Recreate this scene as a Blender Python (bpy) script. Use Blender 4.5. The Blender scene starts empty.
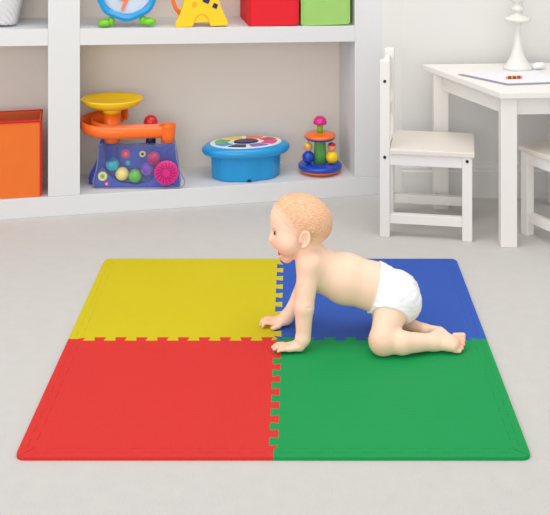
import bpy, bmesh, math, random
import numpy as np
from mathutils import Vector, Matrix

# ------------------------------------------------------------------ camera, light, exposure
SC = bpy.context.scene
COL = SC.collection
F, CX, HY, H = 1082.0, 296.0, -160.0, 1.439      # focal length in px, principal column, horizon row, eye height
cam = bpy.data.cameras.new('camera')
cam.sensor_fit = 'HORIZONTAL'; cam.sensor_width = 36.0
cam.lens = 36.0 * F / 550.0
cam.shift_x = -(CX - 275.0) / 550.0
cam.shift_y = (HY - 257.5) / 550.0
cam.clip_end = 60
camo = bpy.data.objects.new('camera', cam); COL.objects.link(camo)
camo.location = (0, 0, H); camo.rotation_euler = (math.pi / 2, 0, 0)
SC.camera = camo

world = bpy.data.worlds.new('world'); SC.world = world; world.use_nodes = True
wb = world.node_tree.nodes['Background']
wb.inputs[0].default_value = (1.0, 0.985, 0.97, 1); wb.inputs[1].default_value = 0.78

def area(name, loc, target, sx, sy, power, color):
    l = bpy.data.lights.new(name, 'AREA'); l.shape = 'RECTANGLE'; l.size = sx; l.size_y = sy
    l.energy = power; l.color = color
    o = bpy.data.objects.new(name, l); COL.objects.link(o); o.location = loc
    o.rotation_euler = (Vector(target) - Vector(loc)).to_track_quat('-Z', 'Y').to_euler()
    return o
area('left_fill_light', (-2.4, 1.6, 2.6), (0.1, 4.0, 0.2), 2.2, 1.8, 24, (0.93, 0.97, 1.0))  # added soft fill from the upper left, not an actual window
area('back_fill_light', (0.2, 3.1, 2.9), (0.2, 4.1, 0.0), 2.6, 1.4, 33, (1.0, 0.97, 0.93))  # fill added overhead to brighten the floor towards the back
area('front_fill_light', (-0.6, -2.6, 1.7), (0.0, 4.2, 0.5), 4.0, 2.4, 98, (1.0, 0.98, 0.95))  # frontal fill added to lift the shelf interiors, no known source

SC.view_settings.view_transform = 'Standard'
SC.view_settings.look = 'None'
SC.view_settings.gamma = 1.0
SC.view_settings.use_curve_mapping = False
SC.view_settings.exposure = 0.0

# ------------------------------------------------------------------ materials
def srgb(r, g, b):
    def c(v):
        v /= 255.0
        return v / 12.92 if v <= 0.04045 else ((v + 0.055) / 1.055) ** 2.4
    return (c(r), c(g), c(b), 1.0)

def mat(name, col, rough=0.5, var=0.0, vscale=8.0, bump=0.0, bscale=60.0, transmission=0.0, alpha=1.0,
        sss=0.0, coat=0.0, metallic=0.0, stretch=None):
    m = bpy.data.materials.new(name); m.use_nodes = True
    nt = m.node_tree; b = nt.nodes['Principled BSDF']
    b.inputs['Roughness'].default_value = rough
    b.inputs['Metallic'].default_value = metallic
    b.inputs['Transmission Weight'].default_value = transmission
    b.inputs['Alpha'].default_value = alpha
    b.inputs['Coat Weight'].default_value = coat
    b.inputs['Specular IOR Level'].default_value = 0.4
    if sss:
        b.inputs['Subsurface Weight'].default_value = sss
        b.inputs['Subsurface Radius'].default_value = (1.0, 0.45, 0.25)
        b.inputs['Subsurface Scale'].default_value = 0.006
    tc = nt.nodes.new('ShaderNodeTexCoord')
    mp = nt.nodes.new('ShaderNodeMapping'); nt.links.new(tc.outputs['Object'], mp.inputs[0])
    if stretch: mp.inputs['Scale'].default_value = stretch
    n = nt.nodes.new('ShaderNodeTexNoise'); n.inputs['Scale'].default_value = vscale
    n.inputs['Detail'].default_value = 5
    nt.links.new(mp.outputs[0], n.inputs['Vector'])
    mx = nt.nodes.new('ShaderNodeMixRGB'); mx.blend_type = 'MIX'
    lo = tuple(max(0, c * (1 - var)) for c in col[:3]) + (1,)
    hi = tuple(min(1, c * (1 + var)) for c in col[:3]) + (1,)
    mx.inputs[1].default_value = lo; mx.inputs[2].default_value = hi
    nt.links.new(n.outputs['Fac'], mx.inputs[0]); nt.links.new(mx.outputs[0], b.inputs['Base Color'])
    if bump:
        n2 = nt.nodes.new('ShaderNodeTexNoise'); n2.inputs['Scale'].default_value = bscale; n2.inputs['Detail'].default_value = 3
        nt.links.new(mp.outputs[0], n2.inputs['Vector'])
        bp = nt.nodes.new('ShaderNodeBump'); bp.inputs['Strength'].default_value = bump; bp.inputs['Distance'].default_value = 0.003
        nt.links.new(n2.outputs['Fac'], bp.inputs['Height']); nt.links.new(bp.outputs[0], b.inputs['Normal'])
    return m

def foam(name, col):
    """EVA foam: a tiny criss-cross tread pressed into the surface"""
    m = mat(name, col, rough=0.62, var=0.03, vscale=5)
    nt = m.node_tree; b = nt.nodes['Principled BSDF']
    b.inputs['Specular IOR Level'].default_value = 0.25
    tc = [n for n in nt.nodes if n.type == 'TEX_COORD'][0]
    prev = None
    for rot in (0.0, math.pi / 2):
        mp = nt.nodes.new('ShaderNodeMapping'); mp.inputs['Rotation'].default_value = (0, 0, rot)
        nt.links.new(tc.outputs['Object'], mp.inputs[0])
        w = nt.nodes.new('ShaderNodeTexWave'); w.inputs['Scale'].default_value = 30 if rot == 0 else 42
        w.inputs['Distortion'].default_value = 0.6; w.inputs['Detail Scale'].default_value = 6
        nt.links.new(mp.outputs[0], w.inputs['Vector'])
        if prev is None: prev = w.outputs['Fac']
        else:
            a = nt.nodes.new('ShaderNodeMath'); a.operation = 'MULTIPLY'
            nt.links.new(prev, a.inputs[0]); nt.links.new(w.outputs['Fac'], a.inputs[1]); prev = a.outputs[0]
    bp = nt.nodes.new('ShaderNodeBump'); bp.inputs['Strength'].default_value = 0.22; bp.inputs['Distance'].default_value = 0.002
    nt.links.new(prev, bp.inputs['Height']); nt.links.new(bp.outputs[0], b.inputs['Normal'])
    return m

M = {
 'floor': mat('floor_carpet', srgb(199, 197, 194), 0.95, 0.045, 22, 0.35, 320),
 'wall': mat('wall_paint', srgb(218, 217, 215), 0.8, 0.01, 3, 0.03, 200),
 'shelf': mat('shelf_paint', srgb(217, 218, 220), 0.6, 0.01, 4),
 'shelf_back': mat('shelf_back_tone', srgb(228, 220, 211), 0.75, 0.02, 4),  # back panel a little warmer and lighter than the shelf
 'white_wood': mat('white_lacquered_wood', srgb(233, 230, 226), 0.4, 0.015, 6, stretch=(1, 1, 6)),
 'seat_wood': mat('seat_lacquer', srgb(226, 219, 210), 0.45, 0.02, 6),
 'bolt': mat('bolt_black', srgb(20, 20, 22), 0.4),
 'ceramic': mat('white_ceramic', srgb(222, 222, 216), 0.25, 0.01, coat=0.3),
 'paper': mat('paper', srgb(230, 230, 238), 0.8, 0.01),
 'dark': mat('dark_edge', srgb(150, 144, 154), 0.6),
 'brown': mat('brown_wax', srgb(140, 70, 25), 0.5, 0.3, 80),
 'orange_wax': mat('orange_wrapper', srgb(235, 165, 95), 0.5),
 'orange': mat('orange_plastic', srgb(248, 112, 25), 0.3, 0.02, coat=0.3),
 'yellow': mat('yellow_plastic', srgb(250, 205, 20), 0.3, 0.02, coat=0.3),
 'blue': mat('blue_plastic', srgb(28, 68, 180), 0.3, 0.03, coat=0.3),
 'sky': mat('sky_blue_plastic', srgb(20, 150, 215), 0.35, 0.02, coat=0.3),
 'red': mat('red_plastic', srgb(205, 25, 35), 0.3, 0.02, coat=0.3),
 'magenta': mat('magenta_plastic', srgb(215, 30, 130), 0.3, 0.02, coat=0.3),
 'green': mat('green_plastic', srgb(120, 200, 40), 0.35, 0.02, coat=0.3),
 'leaf': mat('mid_green_plastic', srgb(95, 180, 75), 0.35, 0.02, coat=0.3),
 'teal': mat('teal_plastic', srgb(40, 170, 190), 0.3, coat=0.3),
 'cream': mat('cream_plastic', srgb(232, 215, 130), 0.3, coat=0.3),
 'purple': mat('purple_plastic', srgb(125, 85, 185), 0.3, coat=0.3),
 'navy': mat('navy_plastic', srgb(30, 35, 95), 0.35),
 'white': mat('white_plastic', srgb(240, 240, 240), 0.35, coat=0.2),
 'clear': mat('clear_plastic', srgb(235, 240, 250), 0.08, alpha=0.04),
 'clear_blue': mat('clear_blue_plastic', srgb(90, 100, 215), 0.08, alpha=0.20),
 'clear_green': mat('clear_green_plastic', srgb(120, 210, 110), 0.1, transmission=0.4, alpha=0.85),
 'or_cloth': mat('orange_fabric', srgb(228, 112, 40), 0.85, 0.05, 14, 0.2, 500),
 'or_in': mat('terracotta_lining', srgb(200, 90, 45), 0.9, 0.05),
 'red_trim': mat('red_binding', srgb(200, 30, 35), 0.8, 0.05),
 'red_cloth': mat('red_fabric', srgb(222, 28, 42), 0.8, 0.04, 14, 0.15, 500),
 'green_cloth': mat('green_fabric', srgb(155, 200, 110), 0.85, 0.04, 14, 0.15, 500),
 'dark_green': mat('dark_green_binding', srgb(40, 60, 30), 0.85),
 'wicker': mat('white_wicker', srgb(222, 222, 226), 0.7, 0.03, 40),
 'foam_red': foam('red_foam', srgb(210, 46, 42)),
 'foam_yellow': foam('yellow_foam', srgb(203, 188, 10)),
 'foam_blue': foam('blue_foam', srgb(46, 88, 180)),
 'foam_green': foam('green_foam', srgb(2, 148, 76)),
 'diaper': mat('nappy_cloth', srgb(238, 238, 242), 0.85, 0.01, 10, 0.9, 45),
 'eye_white': mat('eye_white', srgb(240, 238, 235), 0.15),
 'iris': mat('iris_dark', srgb(50, 35, 28), 0.1, coat=0.8),
 'brow': mat('lash_brown', srgb(120, 80, 55), 0.8),
 'mouth': mat('mouth_red', srgb(205, 70, 70), 0.4, coat=0.3),
 'lip': mat('lip_pink', srgb(232, 130, 115), 0.4),
 'toenail': mat('nail_pink', srgb(235, 150, 135), 0.4),
}

# ------------------------------------------------------------------ mesh helpers
def link(name, bm, material, parent=None, smooth=False, loc=None):
    me = bpy.data.meshes.new(name)
    bmesh.ops.recalc_face_normals(bm, faces=bm.faces[:])
    bm.to_mesh(me); bm.free()
    if smooth:
        for p in me.polygons: p.use_smooth = True
    ms = material if isinstance(material, (list, tuple)) else [material]
    for m in ms: me.materials.append(m)
    o = bpy.data.objects.new(name, me); COL.objects.link(o)
    if parent: o.parent = parent
    if loc: o.location = loc
    return o

def tag(o, label, cat, group=None):
    o['label'] = label; o['category'] = cat
    if group: o['group'] = group
    return o

def thing(name, label, cat, loc=(0, 0, 0), rz=0.0, group=None):
    o = bpy.data.objects.new(name, None); o.empty_display_size = 0.05
    COL.objects.link(o); o.location = loc; o.rotation_euler = (0, 0, rz)
    return tag(o, label, cat, group)

def struct(name, bm, m):
    o = link(name, bm, m); o['kind'] = 'structure'; return o

def copy_tree(o, parent=None):
    c = o.copy(); COL.objects.link(c); c.parent = parent
    for ch in list(o.children): copy_tree(ch, c)
    return c

def bevel(bm, w, seg=2, geom=None):
    bmesh.ops.bevel(bm, geom=geom or bm.edges[:], offset=w, segments=seg, affect='EDGES', profile=0.6, clamp_overlap=True)

def add(bm, other):
    me = bpy.data.meshes.new('tmp'); other.to_mesh(me); other.free(); bm.from_mesh(me); bpy.data.meshes.remove(me)

def box(bm, x0, x1, y0, y1, z0, z1, bv=0.0, seg=2):
    b = bmesh.new()
    vs = [b.verts.new((x, y, z)) for x in (x0, x1) for y in (y0, y1) for z in (z0, z1)]
    for f in ((0, 1, 3, 2), (4, 6, 7, 5), (0, 4, 5, 1), (2, 3, 7, 6), (0, 2, 6, 4), (1, 5, 7, 3)):
        b.faces.new([vs[i] for i in f])
    if bv: bevel(b, bv, seg)
    add(bm, b); return bm

def hexa(bm, bot, top, bv=0.0):
    """prism between two polygons with the same number of points"""
    b = bmesh.new()
    lo = [b.verts.new(p) for p in bot]; hi = [b.verts.new(p) for p in top]
    n = len(lo)
    b.faces.new(lo); b.faces.new(hi)
    for i in range(n): b.faces.new((lo[i], lo[(i + 1) % n], hi[(i + 1) % n], hi[i]))
    if bv: bevel(b, bv)
    add(bm, b); return bm

def prism_xy(bm, poly, z0, z1, bv=0.0):
    return hexa(bm, [(x, y, z0) for x, y in poly], [(x, y, z1) for x, y in poly], bv)

def prism_xz(bm, poly, y0, y1, bv=0.0):
    return hexa(bm, [(x, y0, z) for x, z in poly], [(x, y1, z) for x, z in poly], bv)

def lathe(bm, prof, n=32, c=(0, 0, 0), fx=None):
    """prof: list of (r, z). fx(angle) optional radius multiplier -> (mx, my)"""
    b = bmesh.new(); rings = []
    for r, z in prof:
        ring = []
        for i in range(n):
            a = 2 * math.pi * i / n
            mx, my = fx(a) if fx else (1, 1)
            ring.append(b.verts.new((c[0] + r * mx * math.cos(a), c[1] + r * my * math.sin(a), c[2] + z)))
        rings.append(ring)
    for k in range(len(rings) - 1):
        for i in range(n):
            j = (i + 1) % n
            b.faces.new((rings[k][i], rings[k][j], rings[k + 1][j], rings[k + 1][i]))
    b.faces.new(rings[0]); b.faces.new(rings[-1])
    add(bm, b); return bm

def sphere(bm, c, r, seg=20, sc=(1, 1, 1)):
    b = bmesh.new(); bmesh.ops.create_uvsphere(b, u_segments=seg, v_segments=seg // 2 + 2, radius=r)
    for v in b.verts: v.co = Vector((v.co.x * sc[0] + c[0], v.co.y * sc[1] + c[1], v.co.z * sc[2] + c[2]))
    add(bm, b); return bm

def disc_y(bm, x, z, y0, y1, r, n=20, bv=0.0):
    return prism_xz(bm, [(x + r * math.cos(2 * math.pi * i / n), z + r * math.sin(2 * math.pi * i / n)) for i in range(n)], y0, y1, bv)

def sweep(bm, path, section, closed_path=False, up=Vector((0, 0, 1))):
    """sweep a closed 2-D section (side, up) along a path"""
    b = bmesh.new(); P = [Vector(p) for p in path]; n = len(P); rings = []
    for i in range(n):
        if closed_path: t = P[(i + 1) % n] - P[i - 1]
        else: t = P[min(i + 1, n - 1)] - P[max(i - 1, 0)]
        t.normalize(); s = t.cross(up)
        if s.length < 1e-4: s = Vector((1, 0, 0))
        s.normalize(); u = s.cross(t).normalized()
        rings.append([b.verts.new(P[i] + s * a + u * c) for a, c in section])
    m = len(section)
    for i in range(n if closed_path else n - 1):
        A, B = rings[i], rings[(i + 1) % n]
        for k in range(m): b.faces.new((A[k], A[(k + 1) % m], B[(k + 1) % m], B[k]))
    if not closed_path: b.faces.new(rings[0]); b.faces.new(rings[-1])
    add(bm, b); return bm

def circ(r, n=12, ry=None):
    return [(r * math.cos(2 * math.pi * i / n), (ry or r) * math.sin(2 * math.pi * i / n)) for i in range(n)]

def at(px, py, z):
    """world point at depth z (distance along Y) seen at a pixel of the photograph"""
    return np.array([(px - CX) * z / F, z, H - (py - HY) * z / F])

# ------------------------------------------------------------------ setting
A = math.radians(11.34)
O = Vector((-1.121, 4.097, 0)); U = Vector((math.cos(A), math.sin(A), 0)); N = Vector((-math.sin(A), math.cos(A), 0))
def us(px, w=0.0):
    r = (px - CX) / F
    return (r * (O.y + w * N.y) - O.x - w * N.x) / (U.x - r * U.y)
def S(px, w, h=0.0):
    return O + U * us(px, w) + N * w + Vector((0, 0, h))
def scale_at(px, w): return S(px, w).y / F          # metres per pixel

bm = bmesh.new(); box(bm, -2.6, 2.6, 0.3, 5.2, -0.05, 0.0)
struct('floor', bm, M['floor'])

e = S(382, 0); wy = 4.36; cx0 = (402 - CX) * wy / F
bm = bmesh.new(); box(bm, cx0, 2.6, wy, wy + 0.1, 0, 2.5)
struct('wall_back', bm, M['wall'])
bm = bmesh.new()
prism_xy(bm, [(e.x - 0.002, e.y), (cx0, wy), (cx0, wy + 0.4), (e.x - 0.002, wy + 0.4)], 0, 2.5)
struct('wall_return', bm, M['wall'])
bm = bmesh.new()
prism_xz(bm, [(0, 0), (2.18, 0), (2.18, 0.143), (0, 0.143)], -0.004, 0)
b0 = bmesh.new()
prof = [(0, 0), (-0.014, 0), (-0.014, 0.105), (-0.010, 0.112), (-0.010, 0.122), (-0.005, 0.130), (-0.004, 0.143), (0, 0.143)]
hexa(b0, [(cx0, wy + y, z) for y, z in prof], [(2.6, wy + y, z) for y, z in prof])
bm.free(); struct('baseboard_back', b0, M['wall'])

# the built-in shelves (heights: plinth .075, plank drops slightly to the right as in the photo)
UL, UR = -0.62, us(382); D1, D2 = us(48), us(80); RI = us(355); DP = 0.27
def plank_top(u): return 0.7205 - 0.0235 * u
shelf = thing('shelving_unit', 'white built-in shelving unit with deep open compartments along the wall', 'shelves', O, A)
bm = bmesh.new(); box(bm, UL, UR, 0, DP, 0, 0.075, 0.002); link('plinth', bm, M['shelf'], shelf)
for (u0, u1) in ((D1, D2), (RI, UR), (UL, UL + 0.03)):
    bm = bmesh.new(); box(bm, u0, u1, 0.0015, DP - 0.001, 0.0755, 1.42, 0.002); link('upright', bm, M['shelf'], shelf)
for (u0, u1) in ((UL + 0.03, D1), (D2, RI)):
    for base in (0.0, 0.62):
        t0, t1 = plank_top(u0) + base, plank_top(u1) + base
        th = 0.063
        bm = bmesh.new()
        hexa(bm, [(u0, 0, t0 - th), (u1, 0, t1 - th), (u1, DP, t1 - th), (u0, DP, t0 - th)],
                 [(u0, 0, t0), (u1, 0, t1), (u1, DP, t1), (u0, DP, t0)], 0.0015)
        link('shelf_board', bm, M['shelf'], shelf)
bm = bmesh.new(); box(bm, UL, UR, DP, DP + 0.02, 0.0, 1.42); link('back_panel', bm, M['shelf_back'], shelf)

# ------------------------------------------------------------------ foam mat: four interlocking tiles
MC = Vector((-0.053, 3.1035, 0)); T = 0.595; TH = 0.008; IN = 0.028
def teeth(n=10, L=T, off=0.0, start=0.0, end=0.0, amp=0.0105, flip=1):
    """zigzag offsets along an edge: list of (s, d) with dovetailed teeth"""
    pts = [(start, 0.0)]
    p = L / n
    for i in range(n):
        c = (i + 0.5) * p
        a, b_, w0, w1 = c - p / 2 * 0.62, c + p / 2 * 0.62, p / 2 * 0.42, p / 2 * 0.58
        seq = [(c - w0, -amp), (c - w1, amp), (c + w1, amp), (c + w0, -amp)]
        if i == 0: seq = [(c - w0 - 0.004, 0.0 - amp * 0.9)] + seq[0:] if False else seq
        for s_, d_ in seq:
            if start + 0.006 < s_ < L - end - 0.006: pts.append((s_, d_ * flip))
    pts.append((L - end, 0.0))
    return pts
def hseam(x0, x1, y, flip=1, n=10, amp=0.0105, s=0, e_=0):
    L = abs(x1 - x0); sg = 1 if x1 > x0 else -1
    return [(x0 + sg * a, y + d) for a, d in teeth(n, L, 0, s, e_, amp, flip)]
def vseam(y0, y1, x, flip=1, n=10, amp=0.0105, s=0, e_=0):
    L = abs(y1 - y0); sg = 1 if y1 > y0 else -1
    return [(x + d, y0 + sg * a) for a, d in teeth(n, L, 0, s, e_, amp, flip)]
I_ = T - IN
HL = hseam(-T, 0, 0); HR = hseam(0, T, 0)           # seam lines, left to right
VF = vseam(-T, 0, 0, n=9); VB = vseam(0, T, 0, n=9)           # front to back
def cut(seam, ax, lim):                              # keep the points inside the strip lines
    return [p for p in seam if abs(p[ax]) < lim - 0.012]
def tile(name_col, sx, sy, label, m):
    t = thing('foam_mat_tile', label, 'play mat', (MC.x, MC.y, 0), 0, 'interlocking foam mat tiles')
    H_ = HL if sx < 0 else HR; V_ = VF if sy < 0 else VB
    g = 0.0006
    # body outline: corner (0,0) -> along H to outer x -> outer vertical zigzag -> outer horizontal zigzag -> back along V
    hs = sorted(cut(H_, 0, I_), key=lambda p: abs(p[0])) if False else (list(reversed(cut(H_, 0, I_))) if sx < 0 else cut(H_, 0, I_))
    vs = (list(reversed(cut(V_, 1, I_))) if sy < 0 else cut(V_, 1, I_))
    ov = [(sx * (I_ - 0), sy * 0.0)] + [(sx * (I_ + (d if True else 0)), sy * s_) for s_, d in teeth(9, I_, amp=0.0085)][1:-1]
    oh = [(sx * s_, sy * (I_ + d)) for s_, d in teeth(9, I_, amp=0.0085)][1:-1]
    corner = [(sx * (I_ - 0.002), sy * (I_ - 0.002))]
    poly = hs + ov + corner + list(reversed(oh)) + [(0.0, sy * I_)] + list(reversed(vs))[:-1]
    b = bmesh.new(); prism_xy(b, poly, 0, TH)
    link('tile_body', b, m, t)
    t.scale = (1.008, 1, 1)
    # two edge strips, mitred at the corner
    R = 0.022
    arc = [(sx * (T - R + R * math.sin(a)), sy * (T - R + R * math.cos(a))) for a in [math.pi / 2 * k / 6 for k in range(7)]]  # from +y side to +x side
    def strip(pts):
        b = bmesh.new(); hexa(b, [(x, y, 0) for x, y in pts], [(x, y, TH) for x, y in pts]); 
        return b
    ovg = [(sx * (abs(x) + g), y) for x, y in ov]
    ohg = [(x, sy * (abs(y) + g)) for x, y in oh]
    ins = (sx * (I_ - 0.002 + g), sy * (I_ - 0.002 + g))
    mid = arc[3]
    link('edge_strip', strip([(sx * (I_ + g), 0)] + ovg[1:] + [(ins[0] + sx * g, ins[1] - sy * g)] + [(mid[0] + sx * g * .5, mid[1] - sy * g * .5)] + arc[4:] + [(sx * T, 0)]), m, t)
    link('edge_strip', strip([(0, sy * (I_ + g))] + ohg + [(ins[0] - sx * g, ins[1] + sy * g)] + [(mid[0] - sx * g * .5, mid[1] + sy * g * .5)] + list(reversed(arc[:3])) + [(0, sy * T)]), m, t)
    return t
tile('yellow', -1, 1, 'yellow foam puzzle mat tile, back left square of the play mat', M['foam_yellow'])
tile('blue', 1, 1, 'blue foam puzzle mat tile behind the baby, back right square', M['foam_blue'])
tile('red', -1, -1, 'red foam puzzle mat tile, front left square of the play mat', M['foam_red'])
tile('green', 1, -1, 'green foam puzzle mat tile under the baby\'s knee, front right square', M['foam_green'])

# ------------------------------------------------------------------ chairs and table
def bolt(parent, x, y, z):
    b = bmesh.new(); disc_y(b, x, z, y - 0.002, y + 0.003, 0.0055, 14); return link('bolt', b, M['bolt'], parent)
def make_chair(label):
    L, W, P = 0.295, 0.225, 0.036      # spacing of leg centres: along the side, across
    t = thing('child_chair', label, 'chair')
    q = P / 2
    for y in (0, W):
        b = bmesh.new()
        box(b, -q, q, y - 0.016, y + 0.016, 0, 0.640, 0.003); link('back_post', b, M['white_wood'], t)
        b = bmesh.new(); box(b, L - q, L + q, y - 0.016, y + 0.016, 0, 0.302, 0.003); link('leg', b, M['white_wood'], t)
        b = bmesh.new(); box(b, q, L - q, y - 0.012, y + 0.012, 0.050, 0.084, 0.002); link('stretcher', b, M['white_wood'], t)
        b = bmesh.new(); box(b, q, L - q, y - 0.014, y + 0.014, 0.262, 0.302, 0.002); link('apron', b, M['white_wood'], t)
    for x in (0, L):
        b = bmesh.new(); box(b, x - 0.011, x + 0.011, 0.016, W - 0.016, 0.262, 0.302, 0.002); link('apron', b, M['white_wood'], t)
    for (x, z) in ((0, 0.565), (0, 0.29), (L, 0.288)): bolt(t, x, -0.0165, z)
    b = bmesh.new()
    prism_xy(b, [(q, -0.022), (L + q + 0.008, -0.022), (L + q + 0.008, W + 0.022), (q, W + 0.022)], 0.302, 0.321, 0.004)
    link('seat', b, M['seat_wood'], t)
    # arched back panel, curved top rail between the posts, slotted lower rail
    arch = [(0.016, 0.50), (W - 0.016, 0.50)] + [(0.016 + (W - 0.032) * (1 - k / 12), 0.606 + 0.026 * math.sin(math.pi * k / 12)) for k in range(13)]
    b = bmesh.new(); hexa(b, [(-0.009, y, z) for y, z in arch], [(0.009, y, z) for y, z in arch]); link('back_panel', b, M['white_wood'], t)
    for (z0, z1) in ((0.405, 0.445),):
        b = bmesh.new(); box(b, -0.009, 0.009, 0.016, W - 0.016, z0, z1, 0.002); link('back_rail', b, M['white_wood'], t)
    for y in (0.07, 0.16):
        b = bmesh.new(); box(b, -0.006, 0.006, y - 0.012, y + 0.012, 0.445, 0.50, 0.001); link('back_slat', b, M['white_wood'], t)
    return t
ch = make_chair('white wooden child chair in side view beside the shelves, backrest to the left')
ch['group'] = 'child chairs at the table'
ch.location = (0.324, 3.935, 0); ch.rotation_euler = (0, 0, math.radians(-9))
c2 = copy_tree(ch)
c2['label'] = 'white child chair cut by the right photo edge, seat tucked under the table'
# front leg at (.840,3.952); the side runs towards the viewer and right
dv = Vector((math.cos(math.radians(-60)), math.sin(math.radians(-60)), 0))
rz = math.radians(-60 + 180)
c2.rotation_euler = (0, 0, rz)
c2.location = Vector((0.845, 3.952, 0)) + dv * 0.295 + Vector((math.cos(math.radians(30)), math.sin(math.radians(30)), 0)) * 0.225

TT = 0.551
tb = thing('child_table', 'white wooden child table with square legs against the wall', 'table', (0.9, 4.05, 0))
tp = [(0.718, 3.800), (1.34, 3.835), (1.09, 4.322), (0.50, 4.285)]
cen = (0.9, 4.05)
loc_ = [(x - cen[0], y - cen[1]) for x, y in tp]
b = bmesh.new(); prism_xy(b, loc_, TT - 0.022, TT, 0.003); link('tabletop', b, M['white_wood'], tb)
legs = [(0.752, 3.842), (1.28, 3.872), (1.03, 4.285), (0.565, 4.235)]
LG = [(x - cen[0], y - cen[1]) for x, y in legs]
for x, y in LG:
    b = bmesh.new(); box(b, x - 0.029, x + 0.029, y - 0.024, y + 0.024, 0, TT - 0.0225, 0.003); link('leg', b, M['white_wood'], tb)
for i in range(4):
    a_, c_ = Vector(LG[i]), Vector(LG[(i + 1) % 4]); d = (c_ - a_).normalized(); n_ = Vector((-d.y, d.x)) * 0.009
    a_, c_ = a_ + d * 0.03, c_ - d * 0.03
    b = bmesh.new(); prism_xy(b, [tuple(a_ - n_), tuple(c_ - n_), tuple(c_ + n_), tuple(a_ + n_)], TT - 0.085, TT - 0.0225, 0.001)
    link('apron', b, M['white_wood'], tb)

# candlestick
k = 4.20 / F
p = at(518, 0, 4.20); cz = TT
prof = [(0, 0), (14.6, 0), (15, .8), (14.6, 2), (12.5, 4), (9.5, 8), (7, 13), (5, 20), (3.8, 28), (3.0, 36), (3.2, 42), (4.5, 45.5), (8, 46.5), (12.5, 48), (13.2, 49.5), (12.4, 51), (8, 52.5), (5, 54), (4.2, 57), (6.6, 58.5), (7, 61), (4.4, 62.5), (4.6, 66), (7, 68), (7, 72), (4, 74), (4, 84), (9, 88), (14, 90), (14, 92), (5, 92.5), (4.5, 88.5), (0, 88.5)]
b = bmesh.new(); lathe(b, [(max(r, 0.01) * k, z * k) for r, z in prof], 36)
cs = link('candlestick', b, M['ceramic'], None, True, (p[0], 4.205, cz + 0.0005))
tag(cs, 'tall white turned candlestick standing on the child table', 'candlestick')

# sheets of paper, crayon and a folded scrap
def on_table(px, py, h=TT):
    z = (H - h) * F / (py - HY); return ((px - CX) * z / F, z)
q = [on_table(458, 75), on_table(507.5, 85.6), on_table(560, 83.6), on_table(527, 73)]
b = bmesh.new(); prism_xy(b, q, TT + 0.0004, TT + 0.003)
dk = link('drawing_pad', b, M['dark']); tag(dk, 'thin drawing pad with dark cover edge under the white sheet', 'drawing pad')
q2 = [on_table(461, 74.6), on_table(508, 84.6), on_table(566, 82.5), on_table(531, 72)]
b = bmesh.new(); prism_xy(b, q2, TT + 0.0034, TT + 0.0044)
tag(link('sheet_of_paper', b, M['paper']), 'blank white sheet of paper lying on the child table', 'paper')
px0, py0 = on_table(514, 77.5, TT + 0.009)
cr = thing('crayon', 'short brown crayon with orange wrapper lying on the white paper', 'crayon', (px0, py0, TT + 0.0100), math.radians(8))
b = bmesh.new(); sweep(b, [(-0.030, 0, 0), (-0.024, 0, 0), (0.024, 0, 0), (0.030, 0, 0)], circ(0.0052)); link('wrapper', b, M['orange_wax'], cr, True)
b = bmesh.new()
for s_ in (-0.018, 0.0, 0.017):
    sweep(b, [(s_ - 0.006, 0, 0), (s_ + 0.006, 0, 0)], circ(0.0056))
link('wax_stripes', b, M['brown'], cr)
px0, py0 = on_table(539, 69.5)
b = bmesh.new()
random.seed(4)
bmesh.ops.create_icosphere(b, subdivisions=2, radius=0.017)
for v in b.verts: v.co = Vector((v.co.x * 1.5, v.co.y, max(v.co.z, -0.008) * 0.9)) * (1 + random.uniform(-.22, .22))
zm = min(v.co.z for v in b.verts)
tag(link('crumpled_tissue', b, M['paper'], None, False, (px0, py0, TT - zm + 0.0048)), 'small crumpled white tissue beside the candlestick foot', 'tissue')

# ------------------------------------------------------------------ fabric boxes and basket
def cloth_box(label, px0, px1, w, wd, z0, ht, mf, mi, mt, open_top=True, slope=False):
    u0, u1 = us(px0, w), us(px1, w)
    c = O + U * ((u0 + u1) / 2) + N * (w + wd / 2) + Vector((0, 0, z0))
    t = thing('storage_box', label, 'storage box', c, A)
    hw, hd = (u1 - u0) / 2, wd / 2
    b = bmesh.new()
    th = 0.006
    for (x0, x1, y0, y1) in ((-hw, hw, -hd, -hd + th), (-hw, hw, hd - th, hd), (-hw, -hw + th, -hd + th, hd - th), (hw - th, hw, -hd + th, hd - th)):
        box(b, x0, x1, y0, y1, 0, ht, 0.0015)
    box(b, -hw + th, hw - th, -hd + th, hd - th, 0.001, 0.008)
    link('box_body', b, mf, t)
    b = bmesh.new(); g = 0.0065; r = 0.006
    for (x0, x1, y0, y1) in ((-hw + g, hw - g, -hd + g, -hd + g + .001), (-hw + g, hw - g, hd - g - .001, hd - g), (-hw + g, -hw + g + .001, -hd + g, hd - g), (hw - g - .001, hw - g, -hd + g, hd - g)):
        box(b, x0, x1, y0, y1, 0.01, ht - 0.001)
    link('lining', b, mi, t)
    sec = circ(0.0052, 8)
    b = bmesh.new()
    sweep(b, [(-hw, -hd, ht), (hw, -hd, ht), (hw, hd, ht), (-hw, hd, ht)], [(a * 1.2, c_) for a, c_ in sec], True)
    for x in (-hw, hw):
        sweep(b, [(x, -hd, 0.006), (x, -hd, ht)], circ(0.0048, 8))
    link('piping', b, mt, t)
    return t
cloth_box('open orange fabric storage box with red piping on the bottom shelf', -46, 41, 0.012, 0.16, 0.0755, 0.290, M['or_cloth'], M['or_in'], M['red_trim'])
gz = lambda px, w=0.1: plank_top(us(px, w)) + 0.0015
cloth_box('bright red fabric storage box on the upper shelf', 249, 298, 0.012, 0.24, gz(274) + .0015, 0.24, M['red_cloth'], M['red_trim'], M['red_trim'])
cloth_box('light green fabric storage box beside the red box, upper shelf', 302, 349, 0.012, 0.24, gz(325) + .0015, 0.24, M['green_cloth'], M['dark_green'], M['green_cloth'])

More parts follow.
